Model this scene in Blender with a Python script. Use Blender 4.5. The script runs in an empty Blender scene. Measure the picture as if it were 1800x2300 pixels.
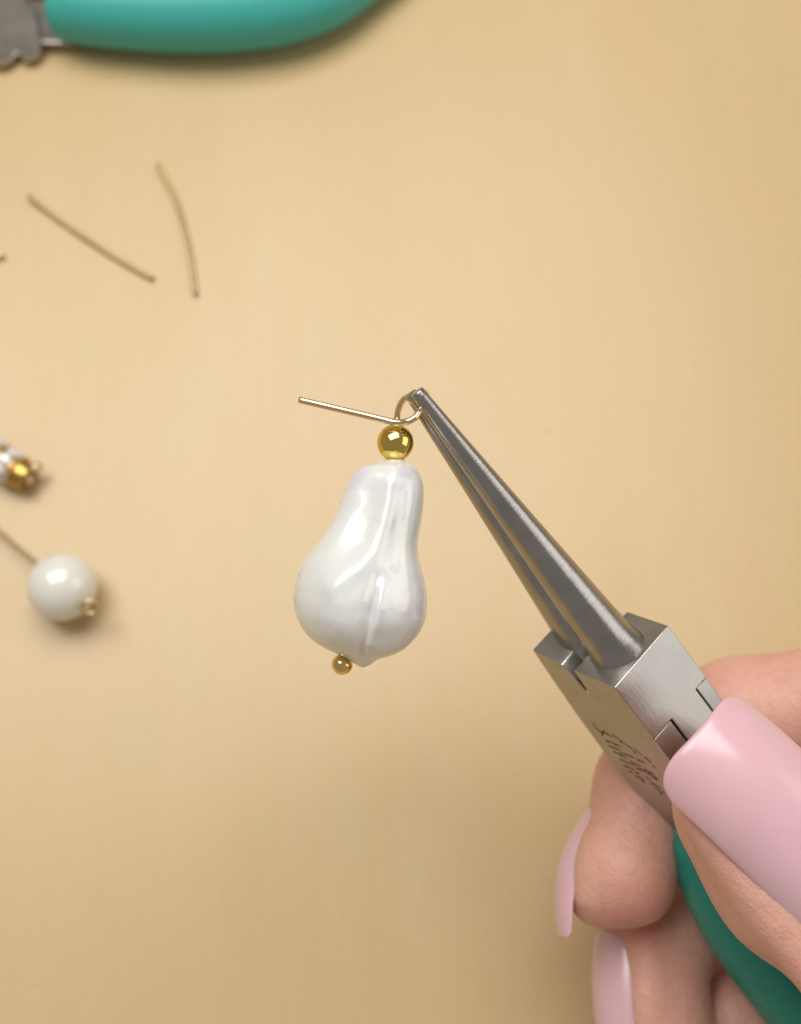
import bpy, bmesh, math, random
import numpy as np
from mathutils import Vector, Matrix

S = bpy.context.scene
COL = S.collection
MM = 0.001

# ------------------------------------------------------------------ camera
TILT = math.radians(18.0)          # camera leans 18 degrees off straight down
CAM_H = 216.5                      # mm above the table
FPX = 2800.0                       # focal length in photograph pixels (2300 px tall)
RIGHT = np.array([1.0, 0.0, 0.0])
FWD = np.array([0.0, math.sin(TILT), -math.cos(TILT)])
UPV = np.array([0.0, math.cos(TILT), math.sin(TILT)])
CPOS = np.array([0.0, -70.0, CAM_H])

cam_d = bpy.data.cameras.new("camera")
cam = bpy.data.objects.new("camera", cam_d)
COL.objects.link(cam)
S.camera = cam
cam.location = Vector(CPOS * MM)
cam.rotation_euler = (TILT, 0, 0)
cam_d.sensor_fit = 'VERTICAL'
cam_d.sensor_height = 36.0
cam_d.lens = 36.0 * FPX / 2300.0
cam_d.clip_start = 0.005
cam_d.clip_end = 20.0
cam_d.dof.use_dof = True
cam_d.dof.focus_distance = 0.1485
cam_d.dof.aperture_fstop = cam_d.lens / 2.5

# ------------------------------------------------------------------ light
world = bpy.data.worlds.new("World")
S.world = world
world.use_nodes = True
bgn = world.node_tree.nodes["Background"]
bgn.inputs[0].default_value = (1.0, 0.93, 0.84, 1)
bgn.inputs[1].default_value = 0.29


def area_light(name, loc, target, sx, sy, power, color):
    d = bpy.data.lights.new(name, 'AREA')
    d.shape = 'RECTANGLE'
    d.size, d.size_y = sx, sy
    d.energy = power
    d.color = color
    o = bpy.data.objects.new(name, d)
    COL.objects.link(o)
    o.location = loc
    o.rotation_euler = (Vector(target) - Vector(loc)).to_track_quat('-Z', 'Y').to_euler()
    return o


area_light("window_light", (-0.10, 0.225, 0.63), (0, -0.05, 0), 0.64, 0.40, 4.75, (1.0, 0.965, 0.92))
area_light("side_window_light", (0.80, -0.02, 0.46), (0.02, 0, 0.05), 0.70, 0.55, 1.65, (1.0, 0.98, 0.96))

S.view_settings.view_transform = 'Standard'
S.view_settings.look = 'None'
S.view_settings.exposure = 0.0
S.view_settings.gamma = 1.0
S.view_settings.use_curve_mapping = False
S.cycles.use_denoising = True
S.cycles.max_bounces = 10


# ------------------------------------------------------------------ helpers
def C2W(v):
    """camera-frame mm (x right, y up, z depth; array ..x3) -> world mm"""
    v = np.asarray(v, float)
    return CPOS + v[..., 0:1] * RIGHT + v[..., 1:2] * UPV + v[..., 2:3] * FWD


def Q(px, py, d):
    return np.array([(px - 900) / FPX * d, (1150 - py) / FPX * d, d])


def P(px, py, d):
    """world mm of the point seen at photo pixel px,py at distance d"""
    return C2W(Q(px, py, d))


def G(px, py, h=0.0):
    """world mm of the point at height h above the table seen at px,py"""
    dirv = FWD + RIGHT * (px - 900) / FPX + UPV * (1150 - py) / FPX
    t = (h - CPOS[2]) / dirv[2]
    return CPOS + dirv * t


def mesh_obj(name, verts, faces, mat, parent=None, origin=None, smooth=True):
    verts = np.asarray(verts, float) * MM
    org = np.zeros(3) if origin is None else np.asarray(origin, float) * MM
    me = bpy.data.meshes.new(name)
    me.from_pydata((verts - org).tolist(), [], [list(f) for f in faces])
    me.validate()
    bm = bmesh.new()
    bm.from_mesh(me)
    bmesh.ops.recalc_face_normals(bm, faces=bm.faces)
    bm.to_mesh(me)
    bm.free()
    if smooth:
        me.polygons.foreach_set('use_smooth', [True] * len(me.polygons))
    o = bpy.data.objects.new(name, me)
    COL.objects.link(o)
    if mat:
        me.materials.append(mat)
    if parent is not None:
        o.parent = parent
        o.location = Vector(org) - parent.location
    else:
        o.location = Vector(org)
    return o


def thing(name, label, cat, base, group=None):
    o = bpy.data.objects.new(name, None)
    COL.objects.link(o)
    o.empty_display_size = 0.005
    o.location = Vector(np.asarray(base, float) * MM)
    o['label'] = label
    o['category'] = cat
    if group:
        o['group'] = group
    return o


def bevel(o, w, seg=2, angle=30):
    m = o.modifiers.new("bevel", 'BEVEL')
    m.width = w * MM
    m.segments = seg
    m.limit_method = 'ANGLE'
    m.angle_limit = math.radians(angle)
    o.data.polygons.foreach_set('use_smooth', [True] * len(o.data.polygons))
    n = o.modifiers.new("wn", 'WEIGHTED_NORMAL')
    n.keep_sharp = True
    return o


def catmull(pts, n):
    pts = np.asarray(pts, float)
    if len(pts) == 2:
        t = np.linspace(0, 1, n)[:, None]
        return pts[0] * (1 - t) + pts[1] * t
    ext = np.vstack([2 * pts[0] - pts[1], pts, 2 * pts[-1] - pts[-2]])
    out = []
    m = len(pts) - 1
    for u in np.linspace(0, m, n):
        i = min(int(u), m - 1)
        t = u - i
        a, b, c, d = ext[i:i + 4]
        out.append(0.5 * ((2 * b) + (-a + c) * t + (2 * a - 5 * b + 4 * c - d) * t * t + (-a + 3 * b - 3 * c + d) * t ** 3))
    return np.array(out)


def sweep(path, radii, seg=20, flat=None, caps='round', twist_up=None):
    """tube along path (n x 3) with radii (n); flat = (direction, ratio) squashes the section along direction"""
    path = np.asarray(path, float)
    n = len(path)
    radii = np.asarray(radii, float) * np.ones(n)
    if caps == 'round':
        t0 = path[0] - path[1]
        t0 /= np.linalg.norm(t0)
        t1 = path[-1] - path[-2]
        t1 /= np.linalg.norm(t1)
        k = 5
        a = np.linspace(math.pi / 2 * 0.97, 0, k + 1)[:-1]
        pre = [path[0] + t0 * radii[0] * math.sin(x) for x in a]
        prer = [radii[0] * math.cos(x) for x in a]
        post = [path[-1] + t1 * radii[-1] * math.sin(x) for x in a[::-1]]
        postr = [radii[-1] * math.cos(x) for x in a[::-1]]
        path = np.vstack([pre, path, post])
        radii = np.concatenate([prer, radii, postr])
        n = len(path)
    tan = np.gradient(path, axis=0)
    tan /= np.linalg.norm(tan, axis=1)[:, None]
    up = np.array([0.31, 0.22, 0.92]) if twist_up is None else np.asarray(twist_up, float)
    if twist_up is None and abs(up @ tan[0]) > 0.9:
        up = np.array([1.0, 0, 0])
    vs, fs = [], []
    for i in range(n):
        nrm = up - tan[i] * (up @ tan[i])
        nrm /= np.linalg.norm(nrm)
        if twist_up is None:
            up = nrm
        b = np.cross(tan[i], nrm)
        for j in range(seg):
            a = 2 * math.pi * j / seg
            off = nrm * math.cos(a) + b * math.sin(a)
            if flat is not None:
                d, r = flat
                off = off - d * (off @ d) * (1 - r)
            vs.append(path[i] + off * radii[i])
    for i in range(n - 1):
        for j in range(seg):
            k = (j + 1) % seg
            fs.append((i * seg + j, i * seg + k, (i + 1) * seg + k, (i + 1) * seg + j))
    fs.append(tuple(range(seg - 1, -1, -1)))
    fs.append(tuple((n - 1) * seg + j for j in range(seg)))
    return np.array(vs), fs


def uv_sphere(c, r, nu=48, nv=32, squash=None):
    vs = [np.array([0, 0, r])]
    for i in range(1, nv):
        th = math.pi * i / nv
        for j in range(nu):
            ph = 2 * math.pi * j / nu
            vs.append(np.array([r * math.sin(th) * math.cos(ph), r * math.sin(th) * math.sin(ph), r * math.cos(th)]))
    vs.append(np.array([0, 0, -r]))
    fs = []
    for j in range(nu):
        fs.append((0, 1 + j, 1 + (j + 1) % nu))
    for i in range(nv - 2):
        for j in range(nu):
            a = 1 + i * nu + j
            b = 1 + i * nu + (j + 1) % nu
            fs.append((a, a + nu, b + nu, b))
    l = len(vs) - 1
    for j in range(nu):
        fs.append((l, l - nu + (j + 1) % nu, l - nu + j))
    return np.array(vs) + np.asarray(c), fs


def prism_cells(cells, to_world):
    """cells: list of (polygon [(u,v)...], w0, w1); prisms that share walls are fused (common walls removed)"""
    vid, vs, faces = {}, [], {}

    def V(u, v, w):
        k = (round(u, 4), round(v, 4), round(w, 4))
        if k not in vid:
            vid[k] = len(vs)
            vs.append(to_world(u, v, w))
        return vid[k]

    def add(f):
        k = frozenset(f)
        if k in faces:
            faces[k] = None
        else:
            faces[k] = f
    for poly, w0, w1 in cells:
        n = len(poly)
        lo = [V(u, v, w0) for u, v in poly]
        hi = [V(u, v, w1) for u, v in poly]
        add(tuple(lo[::-1]))
        add(tuple(hi))
        for i in range(n):
            j = (i + 1) % n
            add((lo[i], lo[j], hi[j], hi[i]))
    return np.array(vs), [f for f in faces.values() if f is not None]


# ------------------------------------------------------------------ materials
def new_mat(name):
    m = bpy.data.materials.new(name)
    m.use_nodes = True
    nt = m.node_tree
    return m, nt, nt.nodes["Principled BSDF"]


def N(nt, t, **kw):
    n = nt.nodes.new(t)
    for k, v in kw.items():
        setattr(n, k, v)
    return n


def coords(nt, scale=(1, 1, 1), rot=(0, 0, 0)):
    tc = N(nt, 'ShaderNodeTexCoord')
    mp = N(nt, 'ShaderNodeMapping')
    mp.inputs['Scale'].default_value = scale
    mp.inputs['Rotation'].default_value = rot
    nt.links.new(tc.outputs['Object'], mp.inputs[0])
    return mp.outputs[0]


def noise(nt, vec, scale, detail=3, rough=0.5):
    n = N(nt, 'ShaderNodeTexNoise')
    n.inputs['Scale'].default_value = scale
    n.inputs['Detail'].default_value = detail
    n.inputs['Roughness'].default_value = rough
    nt.links.new(vec, n.inputs['Vector'])
    return n.outputs[0]


def ramp(nt, fac, stops):
    r = N(nt, 'ShaderNodeValToRGB')
    el = r.color_ramp.elements
    while len(el) < len(stops):
        el.new(0.5)
    for e, (p, c) in zip(el, stops):
        e.position = p
        e.color = (*c, 1) if len(c) == 3 else c
    nt.links.new(fac, r.inputs[0])
    return r.outputs[0]


def bump(nt, bsdf, h, strength, dist):
    b = N(nt, 'ShaderNodeBump')
    b.inputs['Strength'].default_value = strength
    b.inputs['Distance'].default_value = dist
    nt.links.new(h, b.inputs['Height'])
    nt.links.new(b.outputs[0], bsdf.inputs['Normal'])
    return b


def mixc(nt, fac, a, b, mode='MIX'):
    m = N(nt, 'ShaderNodeMix', data_type='RGBA', blend_type=mode)
    for s, v in ((m.inputs[0], fac), (m.inputs[6], a), (m.inputs[7], b)):
        if hasattr(v, 'links'):
            nt.links.new(v, s)
        elif isinstance(v, (int, float)):
            s.default_value = v
        else:
            s.default_value = (*v, 1)
    return m.outputs[2]


def mat_table():
    m, nt, b = new_mat("table_wood_laminate")
    v1 = coords(nt, (14, 3.2, 1))
    g1 = noise(nt, v1, 2.2, 5, 0.55)
    v2 = coords(nt, (90, 9, 1))
    g2 = noise(nt, v2, 6, 4, 0.6)
    v3 = coords(nt)
    g3 = noise(nt, v3, 900, 3, 0.7)
    c1 = ramp(nt, g1, [(0.30, (0.558, 0.412, 0.205)), (0.55, (0.578, 0.432, 0.225)), (0.75, (0.605, 0.462, 0.258))])
    c2 = mixc(nt, ramp(nt, g2, [(0.42, (0, 0, 0)), (0.62, (0.08, 0.08, 0.08))]), c1, (0.50, 0.33, 0.155))
    c3 = mixc(nt, ramp(nt, g3, [(0.52, (0, 0, 0)), (0.70, (0.22, 0.22, 0.22))]), c2, (0.42, 0.28, 0.14))
    # a few tiny dark specks
    vo = N(nt, 'ShaderNodeTexVoronoi')
    vo.inputs['Scale'].default_value = 70
    vo.inputs['Randomness'].default_value = 1
    nt.links.new(v3, vo.inputs['Vector'])
    sp = ramp(nt, vo.outputs['Distance'], [(0.022, (0.45, 0.45, 0.45)), (0.035, (0, 0, 0))])
    c4 = mixc(nt, sp, c3, (0.30, 0.19, 0.10))
    g5 = noise(nt, coords(nt, (1.6, 1, 1)), 42, 3, 0.5)
    c5 = mixc(nt, ramp(nt, g5, [(0.38, (0, 0, 0)), (0.66, (0.35, 0.35, 0.35))]), c4, (0.595, 0.40, 0.21))
    nt.links.new(c5, b.inputs['Base Color'])
    b.inputs['Roughness'].default_value = 0.34
    b.inputs['Specular IOR Level'].default_value = 0.5
    bump(nt, b, g3, 0.08, 0.0002)
    return m


def mat_metal(name, col, rough, brush=None, aniso=0.0, var=0.08, blot=None):
    m, nt, b = new_mat(name)
    b.inputs['Metallic'].default_value = 1
    b.inputs['Roughness'].default_value = rough
    v = coords(nt)
    n1 = noise(nt, v, 260, 4, 0.6)
    lo = tuple(c * (1 - var) for c in col)
    hi = tuple(min(1, c * (1 + var)) for c in col)
    nt.links.new(ramp(nt, n1, [(0.35, lo), (0.65, hi)]), b.inputs['Base Color'])
    r = N(nt, 'ShaderNodeMapRange')
    r.inputs[3].default_value = rough * 0.8
    r.inputs[4].default_value = rough * 1.25
    nt.links.new(n1, r.inputs[0])
    nt.links.new(r.outputs[0], b.inputs['Roughness'])
    if brush:
        tc = N(nt, 'ShaderNodeTexCoord')
        cx = N(nt, 'ShaderNodeCombineXYZ')
        for k, (ax, sc) in enumerate(zip(brush[0], brush[1])):
            dp = N(nt, 'ShaderNodeVectorMath', operation='DOT_PRODUCT')
            dp.inputs[1].default_value = tuple(float(c) * sc for c in ax)
            nt.links.new(tc.outputs['Object'], dp.inputs[0])
            nt.links.new(dp.outputs['Value'], cx.inputs[k])
        bn = noise(nt, cx.outputs[0], 1.0, 4, 0.65)
        bump(nt, b, bn, brush[2], 0.00008)
    return m


def mat_plain(name, col, rough, spec=0.5, coat=0.0, sss=0.0, var=0.0, scale=300):
    m, nt, b = new_mat(name)
    b.inputs['Base Color'].default_value = (*col, 1)
    b.inputs['Roughness'].default_value = rough
    b.inputs['Specular IOR Level'].default_value = spec
    b.inputs['Coat Weight'].default_value = coat
    b.inputs['Coat Roughness'].default_value = 0.16
    if sss:
        b.inputs['Subsurface Weight'].default_value = sss
        b.inputs['Subsurface Radius'].default_value = (1.0, 0.6, 0.5)
        b.inputs['Subsurface Scale'].default_value = 0.0015
    if var:
        n1 = noise(nt, coords(nt), scale, 4, 0.6)
        nt.links.new(ramp(nt, n1, [(0.3, tuple(c * (1 - var) for c in col)), (0.7, tuple(min(1, c * (1 + var)) for c in col))]), b.inputs['Base Color'])
        bump(nt, b, n1, 0.05, 0.0001)
    return m


def mat_pearl(name, tint=(0.745, 0.76, 0.745), film=0.0, patches=True):
    m, nt, b = new_mat(name)
    v = coords(nt)
    if patches:
        n1 = noise(nt, v, 170, 2, 0.5)
        c = ramp(nt, n1, [(0.27, (0.64, 0.74, 0.67)), (0.38, tint), (0.60, (0.75, 0.75, 0.73)), (0.70, (0.67, 0.66, 0.74))])
        nt.links.new(c, b.inputs['Base Color'])
    else:
        b.inputs['Base Color'].default_value = (*tint, 1)
    b.inputs['Roughness'].default_value = 0.28
    b.inputs['Specular IOR Level'].default_value = 0.8
    b.inputs['Coat Weight'].default_value = 1.0
    b.inputs['Coat Roughness'].default_value = 0.06
    b.inputs['Coat IOR'].default_value = 1.62
    b.inputs['Subsurface Weight'].default_value = 0.25
    b.inputs['Subsurface Radius'].default_value = (1, 0.95, 0.9)
    b.inputs['Subsurface Scale'].default_value = 0.0012
    b.inputs['Sheen Weight'].default_value = 0.1
    if film:
        b.inputs['Thin Film Thickness'].default_value = film
        b.inputs['Thin Film IOR'].default_value = 1.8
    return m


def mat_skin():
    m, nt, b = new_mat("skin")
    v = coords(nt)
    n1 = noise(nt, v, 60, 3, 0.55)
    c = ramp(nt, n1, [(0.28, (0.68, 0.30, 0.235)), (0.44, (0.675, 0.378, 0.295)), (0.55, (0.685, 0.38, 0.30)), (0.72, (0.70, 0.305, 0.25))])
    n2 = noise(nt, v, 700, 4, 0.65)
    c2 = mixc(nt, ramp(nt, n2, [(0.45, (0, 0, 0)), (0.75, (0.25, 0.25, 0.25))]), c, (0.40, 0.17, 0.12))
    nt.links.new(c2, b.inputs['Base Color'])
    b.inputs['Roughness'].default_value = 0.43
    b.inputs['Specular IOR Level'].default_value = 0.42
    b.inputs['Subsurface Weight'].default_value = 0.5
    b.inputs['Subsurface Radius'].default_value = (1.0, 0.35, 0.2)
    b.inputs['Subsurface Scale'].default_value = 0.003
    wv = N(nt, 'ShaderNodeTexVoronoi')
    wv.inputs['Scale'].default_value = 2600
    nt.links.new(coords(nt, (1, 1.0, 1), (0.4, 0.2, 0.75)), wv.inputs['Vector'])
    tc = N(nt, 'ShaderNodeTexCoord')
    cx = N(nt, 'ShaderNodeCombineXYZ')
    for k, (ax, sc) in enumerate((((0.69, -0.70, 0.1), 260), ((0.70, 0.69, 0.0), 1900), ((0, 0.2, 0.98), 1900))):
        dp = N(nt, 'ShaderNodeVectorMath', operation='DOT_PRODUCT')
        dp.inputs[1].default_value = tuple(c_ * sc for c_ in ax)
        nt.links.new(tc.outputs['Object'], dp.inputs[0])
        nt.links.new(dp.outputs['Value'], cx.inputs[k])
    ridges = noise(nt, cx.outputs[0], 1.0, 3, 0.6)
    m2_ = N(nt, 'ShaderNodeMath', operation='MULTIPLY_ADD')
    nt.links.new(ridges, m2_.inputs[0])
    m2_.inputs[1].default_value = 1.6
    nt.links.new(n2, m2_.inputs[2])
    mx = N(nt, 'ShaderNodeMath', operation='ADD')
    nt.links.new(m2_.outputs[0], mx.inputs[0])
    nt.links.new(wv.outputs['Distance'], mx.inputs[1])
    bump(nt, b, mx.outputs[0], 0.30, 0.00025)
    return m


# directions of the held pliers (along, opening, thickness) in the camera frame
K0 = np.array([25.943, -21.269, 150.911])
AL = np.array([.59481, -.75161, .2851]); AL /= np.linalg.norm(AL)
AO = np.array([.44268, .01023, -.89662]); AO -= AL * (AO @ AL); AO /= np.linalg.norm(AO)
AP = np.cross(AL, AO); AP *= np.sign(AP[0])
WL, WO, WP = [C2W(a) - CPOS for a in (AL, AO, AP)]

M_TABLE = mat_table()
M_STEEL = mat_metal("brushed_steel", (0.46, 0.445, 0.42), 0.32, brush=((WL, WO, WP), (500, 900, 2600), 0.25))
M_JAW = mat_metal("polished_jaw_steel", (0.42, 0.40, 0.38), 0.18, brush=((WL, WO, WP), (4200, 300, 300), 0.6))
M_FAR = mat_metal("old_tool_steel", (0.52, 0.49, 0.45), 0.36)
M_GOLD = mat_metal("yellow_gold_plate", (0.80, 0.60, 0.16), 0.07, var=0.05)
M_WIRE = mat_metal("champagne_gold_wire", (0.86, 0.68, 0.42), 0.13, var=0.05)
M_BALL = mat_metal("pin_ball_gold", (0.90, 0.64, 0.26), 0.07, var=0.04)
M_PALE = mat_metal("pale_gold_wire", (0.72, 0.57, 0.34), 0.38, var=0.06)
M_DULL = mat_metal("dull_brass_wire", (0.44, 0.32, 0.15), 0.30, var=0.06)
M_CUP = mat_metal("shaded_gold_casting", (0.55, 0.35, 0.10), 0.33, var=0.1)  # gold darkened for the shade in the hollow cup; the band shares it
M_TEAL = mat_plain("teal_rubber_grip", (0.05, 0.40, 0.355), 0.42, 0.45, var=0.06, scale=900)
M_TEAL_SHADED = mat_plain("shaded_teal_grip", (0.022, 0.25, 0.195), 0.40, 0.45, var=0.08, scale=900)  # held grips: the teal darkened to green, shade painted into the colour
M_BAROQUE = mat_pearl("baroque_pearl_lustre", film=0)
M_PEARL = mat_pearl("round_pearl_lustre", (0.76, 0.75, 0.69), film=0, patches=False)
M_NAIL = mat_plain("pink_gel_nail", (0.71, 0.45, 0.505), 0.3, 0.5, coat=0.6, sss=0.45, var=0.03, scale=120)
M_ENGR = mat_plain("engraved_dark", (0.10, 0.06, 0.03), 0.7, 0.2)
M_SKIN = mat_skin()
mg, ntg, bg_ = new_mat("clear_crystal")
bg_.inputs['Base Color'].default_value = (0.95, 0.96, 0.97, 1)
bg_.inputs['Transmission Weight'].default_value = 0.35
bg_.inputs['Roughness'].default_value = 0.04
bg_.inputs['IOR'].default_value = 1.75
M_CRYS = mg

# ------------------------------------------------------------------ table
tv = [(-700, -600, 0), (700, -600, 0), (700, 900, 0), (-700, 900, 0),
      (-700, -600, -22), (700, -600, -22), (700, 900, -22), (-700, 900, -22)]
tf = [(0, 1, 2, 3), (7, 6, 5, 4), (0, 4, 5, 1), (1, 5, 6, 2), (2, 6, 7, 3), (3, 7, 4, 0)]
table = mesh_obj("table_top", tv, tf, M_TABLE, smooth=False)
table['kind'] = 'structure'
table['label'] = 'pale honey wood table top'

# ------------------------------------------------------------------ pearl pendant
DP = 147.0
pend = thing("pearl_pendant", "white baroque pearl pendant with gold bead, its wire loop held by the pliers", "pendant", P(888, 1260, DP))


def zc(zx, zy):                      # tracing-sheet units -> photo pixels
    return 600 + zx / 2.95, 820 + zy / 2.95


prof_l = [(612, 835), (640, 690), (660, 640), (700, 575), (760, 542), (840, 503), (920, 478), (990, 450), (1080, 400), (1160, 340), (1240, 272),
          (1340, 214), (1450, 180), (1550, 171), (1650, 187), (1750, 232), (1830, 304), (1885, 400), (1912, 470), (1940, 530), (1962, 562), (1980, 578), (1994, 598), (2002, 625)]
prof_r = [(612, 880), (640, 950), (660, 972), (700, 1008), (780, 1038), (880, 1042), (1000, 1030), (1100, 1010), (1180, 997), (1250, 1001), (1350, 1025),
          (1450, 1051), (1560, 1065), (1680, 1055), (1780, 1012), (1870, 930), (1918, 850), (1936, 780), (1948, 735), (1960, 712), (1978, 700), (1992, 680), (2002, 650)]
pl, pr = np.array(prof_l, float), np.array(prof_r, float)


def smooth_prof(pts, y):
    # monotone cubic-ish: linear resample then gaussian smooth
    return np.interp(y, pts[:, 0], pts[:, 1])


RV, RA = 220, 260
t = np.linspace(0, 1, RV)
yy = 612 + (2002 - 612) * (0.5 - 0.5 * np.cos(np.pi * (0.04 + 0.96 * t * 1.0))) / (0.5 - 0.5 * np.cos(np.pi)) if False else 612 + 1390 * (0.5 - 0.5 * np.cos(np.pi * t))
ks = np.exp(-0.5 * (np.arange(-25, 26) / 4.5) ** 2)
ks /= ks.sum()
fine = np.linspace(612, 2002, 700)
fl, fr = smooth_prof(pl, fine), smooth_prof(pr, fine)


def gs(a):
    p = np.concatenate([2 * a[0] - a[25:0:-1], a, 2 * a[-1] - a[-2:-27:-1]])
    return np.convolve(p, ks, 'valid')


def gs2(a):
    soft = a.copy()
    for _ in range(9):
        soft = gs(soft)
    w = np.clip((fine - 1840) / 60, 0, 1)
    return soft * (1 - w) + gs(gs(a)) * w


fl, fr = gs2(fl), gs2(fr)
wfade = np.clip((fine - 612) / 60, 0, 1) * np.clip((2002 - fine) / 25, 0, 1)
L_ = np.interp(yy, fine, fl)
R_ = np.interp(yy, fine, fr)


def seg_dist(x, y, poly):
    best = np.full(x.shape, 1e9)
    for (x0, y0), (x1, y1) in zip(poly[:-1], poly[1:]):
        dx, dy = x1 - x0, y1 - y0
        tt = np.clip(((x - x0) * dx + (y - y0) * dy) / (dx * dx + dy * dy), 0, 1)
        best = np.minimum(best, np.hypot(x - x0 - tt * dx, y - y0 - tt * dy))
    return best


feat = [
    ([(865, 700), (835, 900), (795, 1060), (725, 1210), (610, 1330), (440, 1440)], 0.55, 50),
    ([(965, 860), (935, 1100), (930, 1300), (972, 1480), (960, 1600)], 0.32, 36),
    ([(890, 850), (865, 1100), (850, 1300)], -0.26, 38),
    ([(660, 850), (620, 1000), (600, 1160)], -0.62, 85),
    ([(735, 1380), (705, 1560), (670, 1750), (640, 1890)], -0.95, 32),
    ([(775, 1450), (735, 1640), (680, 1820)], 0.5, 26),
    ([(490, 1560), (470, 1640)], 0.6, 105),
    ([(850, 1560), (850, 1680)], 0.30, 85),
    ([(330, 1720), (400, 1830), (520, 1880)], -0.22, 40),
    ([(750, 1780), (860, 1780)], -0.22, 40),
    ([(620, 1900), (640, 2000)], 0.25, 30),
]
vs, fs = [], []
zpm = 2.95 * FPX / DP / 1000 * 1000 / 1.0 / 1.0
zpm = 2.95 * FPX / DP                # sheet units per mm
for i in range(RV):
    c = 0.5 * (L_[i] + R_[i])
    hw = 0.5 * (R_[i] - L_[i])
    a = np.arange(RA) / RA * 2 * np.pi
    thick = 0.86
    x = c + hw * np.cos(a)
    z = -hw * thick * np.sin(a)      # toward the camera is negative depth
    y = np.full(RA, yy[i])
    front = np.clip(np.sin(a), 0, 1) ** 0.5
    back = np.clip(-np.sin(a), 0, 1) ** 0.5
    d = np.zeros(RA)
    for poly, amp, sg in feat:
        w = np.exp(-0.5 * (seg_dist(x, y, poly) / sg) ** 2)
        if amp < -0.9:                              # sharp fold
            w = np.exp(-(np.sqrt(seg_dist(x, y, poly) ** 2 + 144) - 12) / 26)
        if sg <= 32 and poly[0][1] > 1300:          # the crease deepens gradually
            w = w * np.clip((y - 1330) / 260, 0, 1)
        xm = 2 * c - x
        wb = np.exp(-0.5 * (seg_dist(xm, y, poly) / sg) ** 2)
        d += amp * (w * front + 0.7 * wb * back)
    d += 0.03 * np.sin(x * 0.021 + y * 0.013) * np.sin(y * 0.017 - x * 0.009 + 1.3) + 0.014 * np.sin(x * 0.05 + 2) * np.sin(y * 0.043 + x * 0.02)
    end = min(1, (yy[i] - 612) / 80.0) * min(1, (2002 - yy[i]) / 40.0)
    z = z - np.sin(a) * d * zpm * end
    px, py = 600 + x / 2.95, 820 + y / 2.95
    cx = (px - 900) / FPX * DP
    cy = (1150 - py) / FPX * DP
    vs.append(np.stack([cx, cy, DP + z / zpm], 1))
vs = C2W(np.concatenate(vs))
for i in range(RV - 1):
    for j in range(RA):
        k = (j + 1) % RA
        fs.append((i * RA + j, i * RA + k, (i + 1) * RA + k, (i + 1) * RA + j))
fs.append(tuple(range(RA)))
fs.append(tuple((RV - 1) * RA + j for j in range(RA - 1, -1, -1)))
mesh_obj("baroque_pearl", vs, fs, M_BAROQUE, pend, P(820, 1270, DP))

bead_c = P(888.5, 994.5, DP)
v, f = uv_sphere(bead_c, 2.19)
mesh_obj("gold_bead", v, f, M_GOLD, pend, bead_c)

wp = [P(889, 1030, DP), P(892, 975, DP), P(893, 958, DP - 0.1), P(892, 940, DP + 0.2), P(896, 918, DP + 1.6), P(906, 899, DP + 3.2), P(926, 887, DP + 4.6),
      P(948, 881, DP + 4.0), P(958, 887, DP + 2.4), P(956, 904, DP + 0.5), P(946, 918, DP - 1.6), P(934, 936, DP - 2.4), P(919, 945.5, DP - 2.4),
      P(899, 949, DP - 2.0), P(876, 946, DP - 1.6), P(840, 937.5, DP - 1.4), P(770, 921, DP - 1.2), P(672, 898, DP - 1.0)]
v, f = sweep(catmull(wp, 220), 0.395, 18, caps='flat')
head_pin = mesh_obj("head_pin", v, f, M_WIRE, pend, P(893, 950, DP))
ball_c = P(769, 1492, DP + 1.2)
v, f = uv_sphere(ball_c, 1.26)
mesh_obj("pin_ball", v, f, M_BALL, head_pin, ball_c).location = Vector((ball_c - P(893, 950, DP)) * MM)

# ------------------------------------------------------------------ round nose pliers
TH = 10.88


def PL(l, o, p):                      # pliers frame (along, opening, thickness) mm -> world mm
    return C2W(K0 + AL * l + AO * o + AP * p)


pliers = thing("round_nose_pliers", "steel round nose pliers with teal grips coloured dark green for shade held in the hand", "pliers", PL(10, -7, TH / 2))


def jaw_mesh(tip, base, r0, r1):
    tip, base = np.array(tip, float), np.array(base, float)
    u = np.concatenate([np.linspace(0, 0.9, 40), np.linspace(0.905, 1.04, 24)])
    path = np.array([PL(*(tip + (base - tip) * x)) for x in u])
    r = r0 + (r1 - r0) * np.minimum(u, 1) ** 1.08
    r = r + np.where(u > 0.93, 0.95 * ((u - 0.93) / 0.11) ** 2.2, 0)
    # blunt rounded tip
    d = path[0] - path[1]
    d /= np.linalg.norm(d)
    path = np.vstack([path[0] + d * 0.16, path[0] + d * 0.13, path])
    r = np.concatenate([[r0 * 0.72, r0 * 0.9], r])
    return sweep(path, r, 56, caps='flat')


v, f = jaw_mesh((-42.3, -5.35, 5.3), (-1.0, -4.45, 5.35), 0.86, 3.3)
mesh_obj("jaw", v, f, M_JAW, pliers, PL(-20, -5, 5.4))
v, f = jaw_mesh((-42.2, -7.0, 5.3), (-2.0, -10.5, 5.5), 0.84, 3.2)
mesh_obj("jaw", v, f, M_JAW, pliers, PL(-20, -9, 5.4))

# half that carries the outer jaw (top face seen, with tongue between the slits)
h1 = [(-1.85, -6.9), (0.0, 0.0), (8.95, 0.0), (9.0, -1.2), (8.75, -2.35), (2.25, -7.6)]
t1a, t1b = 3.58, 8.68
h1t = [(8.95, 0.0), (16, 0.05), (30, 0.4), (30, -4.0), (16, -2.2), (9.0, -1.2)]
v, f = prism_cells([(h1, 0, t1a), (h1, t1a, t1b), (h1, t1b, TH), (h1t, t1a, t1b)], PL)
bevel(mesh_obj("joint_half", v, f, M_STEEL, pliers, PL(5, -4, 5.4), smooth=False), 0.13, 3)
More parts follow.
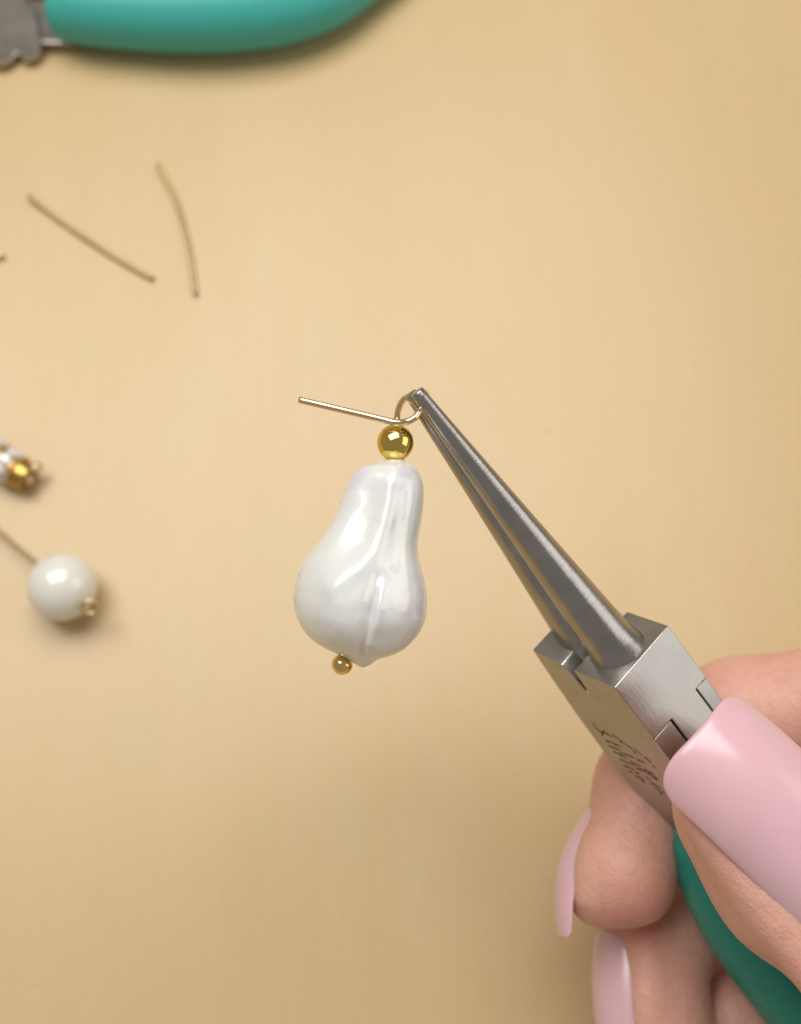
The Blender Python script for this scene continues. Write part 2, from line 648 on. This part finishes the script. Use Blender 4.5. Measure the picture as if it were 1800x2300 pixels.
# half that carries the inner jaw (long flat side with the engraving)
m2 = [(-4.7, -13.6), (-3.6, -11.0), (-2.6, -9.0), (-1.2, -8.35), (1.9, -8.0), (8.75, -2.55), (16, -2.7), (27, -5.2), (36, -9.2), (40, -11.2), (40, -16.5), (33, -15.6), (27, -15.9), (22, -16.3),
      (16, -16.25), (8, -15.6), (1, -14.6)]
s2 = [(8.75, -2.55), (9.1, -0.16), (15, -0.16), (24, -1.6), (30, -3.4), (27, -5.2), (16, -2.7)]
q0, q1 = 3.36, 8.92
v, f = prism_cells([(m2, 0.0, q0), (m2, q0, q1), (m2, q1, TH), (s2, 0.0, q0), (s2, q1, TH)], PL)
half2 = bevel(mesh_obj("joint_half", v, f, M_STEEL, pliers, PL(5, -10, 5.4), smooth=False), 0.13, 3)

# engraved lettering on the flat side: worn strokes, as far as they can be made out
rng = random.Random(4)
strokes = []


def stroke(l0, o0, l1, o1, w=0.16):
    strokes.append((l0, o0, l1, o1, w))


def inv_b(px, py):                    # photo pixel -> (along, opening) on the flat side
    d = np.array([(px - 900) / FPX, (1150 - py) / FPX, 1.0])
    tt = (K0 @ AP) / (d @ AP)
    X = d * tt - K0
    return X @ AL, X @ AO


trace = [((1332, 1624), (1344, 1640)), ((1344, 1640), (1358, 1650)), ((1357, 1641), (1352, 1652)), ((1360, 1646), (1376, 1655))]
for row, (x0, y0, x1, y1) in enumerate([(1378, 1651, 1424, 1686), (1360, 1662, 1396, 1678), (1428, 1680, 1474, 1727), (1366, 1676, 1450, 1716), (1378, 1688, 1470, 1742),
                                         (1390, 1702, 1472, 1744), (1404, 1720, 1440, 1738), (1440, 1728, 1478, 1756), (1412, 1733, 1450, 1756), (1450, 1744, 1496, 1782), (1458, 1756, 1490, 1784)]):
    # a worn line of stamped letters seen very obliquely: short strokes with breaks
    t0 = 0.0
    while t0 < 0.98:
        t1 = min(1.0, t0 + rng.uniform(0.25, 0.5))
        jx, jy = rng.uniform(-1.5, 1.5), rng.uniform(-2.0, 2.0)
        trace.append(((x0 + (x1 - x0) * t0 + jx, y0 + (y1 - y0) * t0 + jy), (x0 + (x1 - x0) * t1 + jx, y0 + (y1 - y0) * t1 + jy - 1.5)))
        if rng.random() < 0.3:
            xm, ym = x0 + (x1 - x0) * t1, y0 + (y1 - y0) * t1
            trace.append(((xm, ym), (xm + 4, ym + 7)))
        t0 = t1 + rng.uniform(0.02, 0.08)
vs, fs = [], []
for (a, b) in trace:
    la, oa = inv_b(*a)
    lb, ob = inv_b(*b)
    dl, do = lb - la, ob - oa
    n = math.hypot(dl, do)
    w = rng.uniform(0.18, 0.26)
    nl, no = -do / n * w, dl / n * w
    k = len(vs)
    for pp in (-0.006, 0.05):
        vs += [PL(la + nl, oa + no, pp), PL(la - nl, oa - no, pp), PL(lb - nl * .6, ob - no * .6, pp), PL(lb + nl * .6, ob + no * .6, pp)]
    fs += [(k, k + 1, k + 2, k + 3), (k + 7, k + 6, k + 5, k + 4), (k, k + 4, k + 5, k + 1), (k + 1, k + 5, k + 6, k + 2), (k + 2, k + 6, k + 7, k + 3), (k + 3, k + 7, k + 4, k)]
eng = mesh_obj("engraved_lettering", vs, fs, M_ENGR, half2, PL(15, -12, 0), smooth=False)
eng.location = Vector((PL(15, -12, 0) - PL(5, -10, 5.4)) * MM)
eng['kind'] = 'stuff'

# grips
gp = [P(1552, 1868, 169), P(1578, 1935, 171), P(1612, 2010, 172.5), P(1680, 2120, 174.5), P(1780, 2250, 177), P(1900, 2400, 179.5), P(2050, 2600, 182)]
gr = np.interp(np.linspace(0, 1, 90), [0, 0.05, 0.2, 0.4, 0.8, 1], [2.2, 3.0, 4.0, 4.6, 4.9, 4.2])
v, f = sweep(catmull(gp, 90), gr, 36)
mesh_obj("grip", v, f, M_TEAL_SHADED, pliers, P(1650, 2080, 174))
gp = [P(1690, 1850, 160), P(1790, 1960, 160), P(1900, 2090, 160), P(2020, 2240, 160), P(2200, 2480, 161)]
v, f = sweep(catmull(gp, 90), gr, 36)
mesh_obj("grip", v, f, M_TEAL_SHADED, pliers, P(1900, 2090, 160))

# ------------------------------------------------------------------ hand (implicit surface -> mesh)
prims = []


def cap(group, a, b, ra, rb, flat=None, ratio=1.0):
    prims.append((group, np.array(a, np.float32), np.array(b, np.float32), ra, rb, None if flat is None else np.array(flat, np.float32), ratio))


def unit(v):
    v = np.asarray(v, float)
    return v / np.linalg.norm(v)


# thumb (lies across the near side of the pliers, nail towards us)
th_ax = unit(Q(1789, 1932, 147) - Q(1651, 1788, 147))
th_n = unit(np.array([0.72, 0.69, 0.0]) - th_ax * (np.array([0.72, 0.69, 0.0]) @ th_ax))
th_up = unit(np.cross(th_n, th_ax)); th_up *= -np.sign(th_up[2])     # towards the camera
roll = math.radians(17)
nail_up = unit(th_up * math.cos(roll) + th_n * math.sin(roll))
nail_n = unit(th_n * math.cos(roll) - th_up * math.sin(roll))
cap('thumb', Q(1668, 1806, 148.5), Q(1800, 1944, 148.5), 8.6, 10.0, nail_up, 0.76)
cap('thumb', Q(1800, 1944, 148.5), Q(2000, 2140, 151), 10.0, 9.6, nail_up, 0.76)
tipc = Q(1577, 1630, 140.4)


def fold_at(l, out):
    return tipc + th_ax * l + nail_up * (3.0 * l / 34) - nail_n * out - nail_up * 5.6


cap('fold', fold_at(8, 6.2), fold_at(36, 10.3), 1.3, 3.4)
cap('thumb', Q(2000, 2140, 150), Q(2330, 2360, 156), 9.8, 12.5)
cap('thumb', Q(2330, 2360, 156), Q(2650, 2500, 166), 13, 15)
# index
cap('index', Q(1404, 1962, 174), Q(1460, 1765, 181), 7.2, 7.5)
cap('index', Q(1388, 1970, 174), Q(1336, 2020, 173.5), 6.3, 3.3)
cap('index', Q(1462, 1760, 180.5), Q(1660, 1612, 183), 7.4, 8.2)
cap('index', Q(1660, 1612, 183), Q(2150, 1560, 174), 8.4, 10.0)
# middle
cap('middle', Q(1490, 2330, 180), Q(1470, 2115, 185), 7.4, 7.4)
cap('middle', Q(1468, 2115, 185), Q(1740, 1900, 189), 7.4, 8.4)
cap('middle', Q(1740, 1900, 189), Q(2190, 1830, 180), 8.4, 10.0)
# ring
cap('ring', Q(1690, 2480, 184), Q(1655, 2290, 187), 6.6, 7.0)
cap('ring', Q(1655, 2290, 187), Q(1850, 2140, 190), 7.0, 8.0)
cap('ring', Q(1850, 2140, 190), Q(2250, 2080, 182), 8.0, 9.6)
# little
cap('little', Q(1850, 2620, 183), Q(1830, 2470, 186), 5.8, 6.2)
cap('little', Q(1830, 2470, 186), Q(1990, 2360, 188), 6.2, 7.0)
cap('little', Q(1990, 2360, 188), Q(2310, 2320, 182), 7.0, 8.6)
# palm and wrist
for i, (mx, my, md) in enumerate([(2150, 1560, 174), (2190, 1830, 180), (2250, 2080, 182), (2310, 2320, 182)]):
    cap('palm', Q(mx, my, md), Q(2720, 2330 + 60 * i, 172), 10.5, 15)
cap('palm', Q(2720, 2420, 171), Q(3050, 2620, 168), 17, 19)


# long nails of index and middle finger: base, direction, outward, length, width, curve radius, arch, corner, thickness, taper
NAILS = [
    (Q(1360, 1790, 179.5), unit(Q(1268, 2096, 173) - Q(1354, 1790, 179.5)), np.array([-0.998, 0.0, -0.06]), 20.3, 11.0, 5.6, 2.6, 3.0, 0.8, 0.25),
    (Q(1366, 2090, 183), unit(Q(1398, 2420, 177) - Q(1364, 2090, 183)), np.array([-0.89, 0.0, -0.45]), 21.0, 11.2, 5.8, 1.6, 2.6, 0.8, 0.1),
]


def nail_edge(spec, l):
    b0, ax, up, length, width, cr, arch, corner, thick, taper = spec
    up = unit(up - ax * (up @ ax))
    sd = np.cross(ax, up)
    sd = sd if sd[2] < 0 else -sd
    ang = width / 2 * (1 - taper * l / length) / cr
    hgt = cr * (math.cos(ang) - 1) + arch * (1 - (2 * l / length - 1) ** 2)
    e_ = b0 + ax * l + sd * (cr * math.sin(ang)) + up * hgt
    tg = sd * math.cos(ang) - up * math.sin(ang)
    nr = up * math.cos(ang) + sd * math.sin(ang)
    return e_ + tg * 1.35 - nr * 0.55


for spec, g in zip(NAILS, ('index', 'middle')):
    for l in (-2, 1.5, 5, 8.5, 11):
        cap(g + '_fold', nail_edge(spec, l), nail_edge(spec, l + 3.5), 1.15, 1.15)


def hand_mesh(h=0.55):
    lo = np.array([16., -118., 134.], np.float32)
    hi = np.array([148., -12., 204.], np.float32)
    nx, ny, nz = [int((hi[i] - lo[i]) / h) + 1 for i in range(3)]
    X, Y, Z = np.meshgrid(lo[0] + h * np.arange(nx, dtype=np.float32), lo[1] + h * np.arange(ny, dtype=np.float32), lo[2] + h * np.arange(nz, dtype=np.float32), indexing='ij')
    groups = {}
    big = np.float32(60)

    def smin(a, b, k):
        m = np.maximum(k - np.abs(a - b), 0) / k
        return np.minimum(a, b) - m * m * k * np.float32(0.25)
    for g, a, b, ra, rb, flat, ratio in prims:
        px, py, pz = X - a[0], Y - a[1], Z - a[2]
        d = b - a
        if flat is not None:
            s = (px * flat[0] + py * flat[1] + pz * flat[2]) * np.float32(1 / ratio - 1)
            px, py, pz = px + s * flat[0], py + s * flat[1], pz + s * flat[2]
            d = d + flat * (d @ flat) * (1 / ratio - 1)
        tt = np.clip((px * d[0] + py * d[1] + pz * d[2]) / np.float32(d @ d), 0, 1)
        q = np.sqrt((px - tt * d[0]) ** 2 + (py - tt * d[1]) ** 2 + (pz - tt * d[2]) ** 2) - (np.float32(ra) + tt * np.float32(rb - ra))
        if flat is not None:
            q = q * np.float32(0.5 + 0.5 * ratio)
        groups[g] = q if g not in groups else smin(groups[g], q, np.float32(3.0 if g not in ('palm', 'thumb') else 6.0))
    F = None
    for g in ('index', 'middle'):
        groups[g] = smin(groups[g], groups[g + '_fold'], np.float32(2.4))
    for g in ('index', 'middle', 'ring', 'little'):
        F = groups[g] if F is None else smin(F, groups[g], np.float32(0.9))
    F = smin(F, groups['palm'], np.float32(5.0))
    # thumb joins only the palm side
    F = smin(F, smin(groups['thumb'], groups['fold'], np.float32(3.0)), np.float32(1.0))
    # surface nets
    inside = F < 0
    c = np.zeros((nx - 1, ny - 1, nz - 1), np.uint8)
    for dx in (0, 1):
        for dy in (0, 1):
            for dz in (0, 1):
                c += inside[dx:nx - 1 + dx, dy:ny - 1 + dy, dz:nz - 1 + dz]
    act = (c > 0) & (c < 8)
    idx = np.full(act.shape, -1, np.int64)
    ci = np.argwhere(act)
    idx[act] = np.arange(len(ci))
    acc = np.zeros((len(ci), 3))
    cnt = np.zeros(len(ci))
    corners = [(i, j, k) for i in (0, 1) for j in (0, 1) for k in (0, 1)]
    for a in corners:
        for ax in range(3):
            if a[ax] == 1:
                continue
            b = list(a)
            b[ax] = 1
            fa = F[ci[:, 0] + a[0], ci[:, 1] + a[1], ci[:, 2] + a[2]]
            fb = F[ci[:, 0] + b[0], ci[:, 1] + b[1], ci[:, 2] + b[2]]
            cr = (fa < 0) != (fb < 0)
            tt = np.where(cr, fa / np.where(cr, fa - fb, 1), 0)
            p = np.array(a, float) + tt[:, None] * (np.array(b, float) - np.array(a, float))
            acc += np.where(cr[:, None], p, 0)
            cnt += cr
    vs = lo + h * (ci + acc / cnt[:, None])
    quads = []
    for ax in range(3):
        sl0 = [slice(None)] * 3
        sl1 = [slice(None)] * 3
        sl0[ax] = slice(0, -1)
        sl1[ax] = slice(1, None)
        e = inside[tuple(sl0)] != inside[tuple(sl1)]
        flip = inside[tuple(sl0)]
        o1, o2 = [(1, 2), (2, 0), (0, 1)][ax]
        ei = np.argwhere(e)
        ok = (ei[:, o1] > 0) & (ei[:, o2] > 0)
        for o in range(3):
            if o != ax:
                ok &= ei[:, o] < act.shape[o]
        ei = ei[ok]
        fl = flip[ei[:, 0], ei[:, 1], ei[:, 2]]

        def at(s1, s2):
            q = ei.copy()
            q[:, o1] -= s1
            q[:, o2] -= s2
            return idx[q[:, 0], q[:, 1], q[:, 2]]
        qd = np.stack([at(1, 1), at(0, 1), at(0, 0), at(1, 0)], 1)
        qd[~fl] = qd[~fl][:, ::-1]
        quads.append(qd)
    return vs, np.concatenate(quads)


def fast_mesh(name, verts, quads, mat, parent, origin):
    org = np.asarray(origin, float)
    vv = ((np.asarray(verts) - org) * MM).astype(np.float32)
    me = bpy.data.meshes.new(name)
    me.vertices.add(len(vv))
    me.vertices.foreach_set('co', vv.ravel())
    me.loops.add(len(quads) * 4)
    me.loops.foreach_set('vertex_index', quads.ravel().astype(np.int32))
    me.polygons.add(len(quads))
    me.polygons.foreach_set('loop_start', (np.arange(len(quads)) * 4).astype(np.int32))
    me.polygons.foreach_set('use_smooth', np.ones(len(quads), bool))
    me.update(calc_edges=True)
    me.validate()
    me.materials.append(mat)
    o = bpy.data.objects.new(name, me)
    COL.objects.link(o)
    o.parent = parent
    o.location = Vector(org * MM) - parent.location
    return o


hand = thing("hand", "hand with long pale pink nails gripping the pliers by their shade-darkened teal handles", "hand", P(2100, 2100, 175))
hv, hq = hand_mesh()
sk = fast_mesh("skin", C2W(hv), hq, M_SKIN, hand, P(2100, 2100, 175))
sm = sk.modifiers.new("smooth", 'SMOOTH')
sm.factor = 0.5
sm.iterations = 6


def nail(base, ax, up, length, width, curve_r, arch, corner, thick, label=None, taper=0.0, skew=0.0, droop=0.0, rstart=0.55):
    """base: centre of the cuticle end (camera mm); ax: towards the free edge; up: outward normal; arch: longitudinal sagitta"""
    ax = unit(ax)
    up = unit(up - ax * (up @ ax))
    sd = np.cross(ax, up)
    nu, nv = 40, 24
    top, bot = [], []
    for i in range(nu + 1):
        s = i / nu
        for j in range(nv + 1):
            w = -1 + 2 * j / nv
            wid = width / 2 * (1 - taper * s)
            # rounded square free edge and rounded cuticle
            ee = abs(w)
            end = length * (1 + skew * w) - corner * (1 - math.sqrt(max(0, 1 - max(0, (ee - rstart) / (1 - rstart)) ** 2)))
            st = corner * 1.6 * (1 - math.sqrt(max(0, 1 - ee ** 2 * 0.98)))
            l = st + (end - st) * s
            ang = w * wid / curve_r
            h = curve_r * (math.cos(ang) - 1) + arch * (1 - (2 * l / length - 1) ** 2)
            h -= droop * max(0, (l / length - 0.72) / 0.28) ** 2
            p = base + ax * l + sd * (curve_r * math.sin(ang)) + up * h
            nrm = up * math.cos(ang) + sd * math.sin(ang)
            tk = thick * (0.55 + 0.45 * math.sin(math.pi * min(1, max(0, s)) * 0.9 + 0.1)) * (1 - 0.35 * ee ** 4)
            top.append(p + nrm * tk / 2)
            bot.append(p - nrm * tk / 2)
    vs = top + bot
    o = len(top)
    fs = []
    W = nv + 1
    for i in range(nu):
        for j in range(nv):
            a = i * W + j
            fs.append((a, a + 1, a + W + 1, a + W))
            fs.append((o + a, o + a + W, o + a + W + 1, o + a + 1))
    for i in range(nu):
        a, b = i * W, (i + 1) * W
        fs.append((a, b, o + b, o + a))
        a, b = i * W + nv, (i + 1) * W + nv
        fs.append((b, a, o + a, o + b))
    for j in range(nv):
        fs.append((j + 1, j, o + j, o + j + 1))
        a = nu * W + j
        fs.append((a, a + 1, o + a + 1, o + a))
    ob = mesh_obj("fingernail", C2W(np.array(vs)), fs, M_NAIL, hand, C2W(base))
    sub = ob.modifiers.new("sub", 'SUBSURF')
    sub.levels = sub.render_levels = 1
    if label:
        ob['label'] = label
    return ob


# thumb nail
nail(tipc + th_ax * 34.0 + nail_up * 3.0, -th_ax * 34.0 - nail_up * 3.0, nail_up, 34.0, 18.4, 9.0, 0.9, 4.2, 0.9, droop=1.0, rstart=0.35)
for b0, ax, up, ln, wd, cr, ar, co, tk, tp in NAILS:
    nail(b0 + unit(up) * 0.75, ax, up, ln, wd, cr, ar, co, tk, taper=tp)
r_ax = unit(Q(1600, 2560, 180) - Q(1560, 2290, 186))
nail(Q(1560, 2310, 185), r_ax, np.array([-0.90, 0.1, -0.43]), 17.0, 10.5, 6.2, 1.2, 2.0, 0.8)

# ------------------------------------------------------------------ things lying on the table
# two cut wire ends
for lab, pts in (("longer cut end of pale gold wire lying on the table, bowed to one side", [(65, 440), (160, 512), (250, 572), (345, 627)]),
                 ("steep cut end of pale gold wire beside the longer one on the table", [(355, 368), (396, 450), (424, 550), (440, 662)])):
    path = catmull([G(x, y, 0.62 + (0.5 if k == 0 else 0)) for k, (x, y) in enumerate(pts)], 50)
    v, f = sweep(path, 0.45, 16, caps='flat')
    o = mesh_obj("cut_wire", v, f, M_DULL, None, path[25])
    o['label'] = lab
    o['category'] = 'wire'
    o['group'] = 'cut wire ends on the table'

# round pearl charm
pc = G(140, 1318, 6.1)
charm = thing("pearl_charm", "round white pearl charm with small gold loop lying on the table", "pearl charm", G(140, 1318, 0))
v, f = uv_sphere(pc, 6.0, 64, 40)
mesh_obj("pearl", v, f, M_PEARL, charm, pc)
lc = G(203, 1364, 9.2)
ldir = unit(lc - pc)
rn = unit([0.15, -0.72, 0.62])
ldir = unit(ldir - rn * (ldir @ rn))
up2 = np.cross(rn, ldir)
a = np.linspace(0, 2 * math.pi, 40)
ring = np.array([lc + ldir * 1.3 * math.cos(x) + up2 * 1.3 * math.sin(x) for x in a])
v, f = sweep(ring, 0.42, 14, caps='flat')
mesh_obj("wire_loop", v, f, M_PALE, charm, lc)
v, f = sweep(catmull([G(86, 1268, 3.6), G(40, 1230, 3.0), G(-30, 1170, 2.2), G(-190, 1040, 0.6)], 30), 0.42, 14)
mesh_obj("wire_stem", v, f, M_DULL, charm, G(0, 1195, 4))

# rhinestone finding, half out of the picture
e0 = G(42, 1061, 3.4)
eax = unit(np.append((G(42, 1056, 3.4) - G(12, 1036, 3.4))[:2], 0))
find = thing("rhinestone_finding", "gold jewellery finding set with clear rhinestones, on the table beside the round pearl", "jewellery finding", G(20, 1040, 0))
es = np.cross(np.array([0, 0, 1.0]), eax)
u = np.linspace(0, 9, 20)
path = np.array([e0 - eax * x for x in u])
v, f = sweep(path, 2.85, 40, caps='flat')
mesh_obj("setting_band", v, f, M_CUP, find, e0)
for s0 in (0.25, 4.4, 8.6):
    vs, fs = [], []
    n = 40
    for k in range(n):
        an = 2 * math.pi * k / n
        d = es * math.cos(an) + np.array([0, 0, 1.0]) * math.sin(an)
        c0 = e0 - eax * s0 + d * 3.0
        vv, ff = uv_sphere(c0, 0.26, 8, 6)
        o0 = len(vs)
        vs += list(vv)
        fs += [tuple(i + o0 for i in q) for q in ff]
    o = mesh_obj("milled_edge", vs, fs, M_PALE, find, e0 - eax * s0)
for s0 in (2.3, 6.5):
    for k in range(5):
        an = math.radians(-8 + 46 * k)
        d = es * math.cos(an) + np.array([0, 0, 1.0]) * math.sin(an)
        tdir = -es * math.sin(an) + np.array([0, 0, 1.0]) * math.cos(an)
        c0 = e0 - eax * s0 + d * 2.75
        vs, fs = [], []
        for rr, hh in ((1.0, -0.1), (1.0, 0.25), (0.58, 0.62)):
            for q in range(8):
                w = 2 * math.pi * q / 8 + 0.39
                vs.append(c0 + (eax * 1.55 * math.cos(w) + tdir * 1.12 * math.sin(w)) * rr + d * hh)
        for q in range(8):
            r2 = (q + 1) % 8
            fs += [(q, r2, 8 + r2, 8 + q), (8 + q, 8 + r2, 16 + r2, 16 + q)]
        fs += [tuple(range(7, -1, -1)), tuple(range(16, 24))]
        mesh_obj("rhinestone", vs, fs, M_CRYS, find, c0, smooth=False)
# cupped end with two prongs
u = np.linspace(0, 1, 14)
outer = [(0.2 + 2.2 * x, 2.75 - 0.35 * x ** 1.6) for x in u]
inner = [(2.4 - 1.7 * x, 2.1 - 0.9 * x ** 2) for x in u]
path = np.array([e0 + eax * a_ for a_, r_ in outer + inner])
nn = len(path)
vs, fs = [], []
for a_, r_ in outer + inner:
    for k in range(36):
        w_ = 2 * math.pi * k / 36
        vs.append(e0 + eax * a_ + (es * math.cos(w_) + np.array([0, 0, 1.0]) * math.sin(w_)) * r_)
for q in range(nn - 1):
    for k in range(36):
        k2 = (k + 1) % 36
        fs.append((q * 36 + k, q * 36 + k2, (q + 1) * 36 + k2, (q + 1) * 36 + k))
fs.append(tuple(range(35, -1, -1)))
fs.append(tuple((nn - 1) * 36 + k for k in range(36)))
v, f = np.array(vs), fs
mesh_obj("end_cup", v, f, M_CUP, find, e0 + eax)
for (px, py, hh) in ((87, 1048, 3.6), (66, 1079, 3.4)):
    q1_ = G(px, py, hh)
    q0_ = e0 + eax * 1.4 + (q1_ - e0 - eax * 1.4) * 0.3
    v, f = sweep(catmull([q0_, (q0_ + q1_) / 2 + np.array([0, 0, 0.5]), q1_], 14), np.linspace(0.7, 0.85, 14), 16)
    mesh_obj("prong", v, f, M_PALE, find, q1_)

# tip of another pin just entering the picture
path = catmull([G(2, 573, 0.9), G(-60, 560, 0.8), G(-150, 530, 0.7)], 20)
v, f = sweep(path, 0.75, 14)
o = mesh_obj("head_pin_end", v, f, M_PALE, None, path[8])
o['label'] = 'blurred dark rounded pin end lying alone on the table'
o['category'] = 'pin'

# teal handled pliers lying at the back
back = thing("cutting_pliers", "pliers with bright teal rubber grips lying flat on the table", "pliers", G(300, 0, 0))
gpts = [(140, 15, 6.3), (165, 17, 6.9), (211, 19, 7.4), (316, 25, 7.7), (421, 27, 7.9), (527, 24, 7.9), (632, 12, 7.7), (732, -18, 7.1), (830, -74, 6.1), (945, -145, 5.2)]
path = catmull([G(x, y, r * 0.98) for x, y, r in gpts], 100)
rad = catmull([[r, 0, 0] for x, y, r in gpts], 100)[:, 0]
e = np.linspace(0, 1, 100)
rad = rad * np.minimum(1, 0.72 + 0.28 * np.sqrt(np.clip(e / 0.03, 0, 1)))
v, f = sweep(path, rad, 48, caps='round' if False else 'flat')
mesh_obj("grip", v, f, M_TEAL, back, path[50])
path2 = catmull([G(x, y, 6.5) for x, y in [(150, -150), (240, -185), (420, -215), (620, -225), (800, -230), (960, -235)]], 80)
v, f = sweep(path2, np.interp(np.linspace(0, 1, 80), [0, .1, .5, 1], [5, 7, 7.5, 5]), 36)
mesh_obj("grip", v, f, M_TEAL, back, path2[40])


def GW(u, v, w):
    b = G(u, v, 0)
    # keep the footprint seen at the top surface height
    t_ = G(u, v, 8.0)
    top = w - 1.0 * (G(0, 10, 8.0)[1] - t_[1]) if w > 5 else w
    return np.array([t_[0], t_[1], max(top, w * 0.3)])


blk = [(78, 22), (80, 60), (70, 84), (42, 94), (33, 92), (29, 82), (18, 80), (10, 92), (-14, 104), (-70, 96), (-140, 40), (-140, -60), (-20, -90), (50, -40), (60, 8)]
v, f = prism_cells([(blk, 1.5, 9.0)], GW)
bevel(mesh_obj("joint_block", v, f, M_FAR, back, G(20, 50, 5), smooth=False), 0.3, 3)
bar = [(56, 8), (150, 2), (150, 62), (76, 58)]
v, f = prism_cells([(bar, 3.0, 7.6)], GW)
bevel(mesh_obj("handle_shaft", v, f, M_FAR, back, G(110, 40, 5), smooth=False), 0.9, 3)
bar = [(30, -80), (160, -170), (170, -130), (60, -30)]
v, f = prism_cells([(bar, 3.0, 7.6)], GW)
bevel(mesh_obj("handle_shaft", v, f, M_FAR, back, G(110, -100, 5), smooth=False), 0.9, 3)
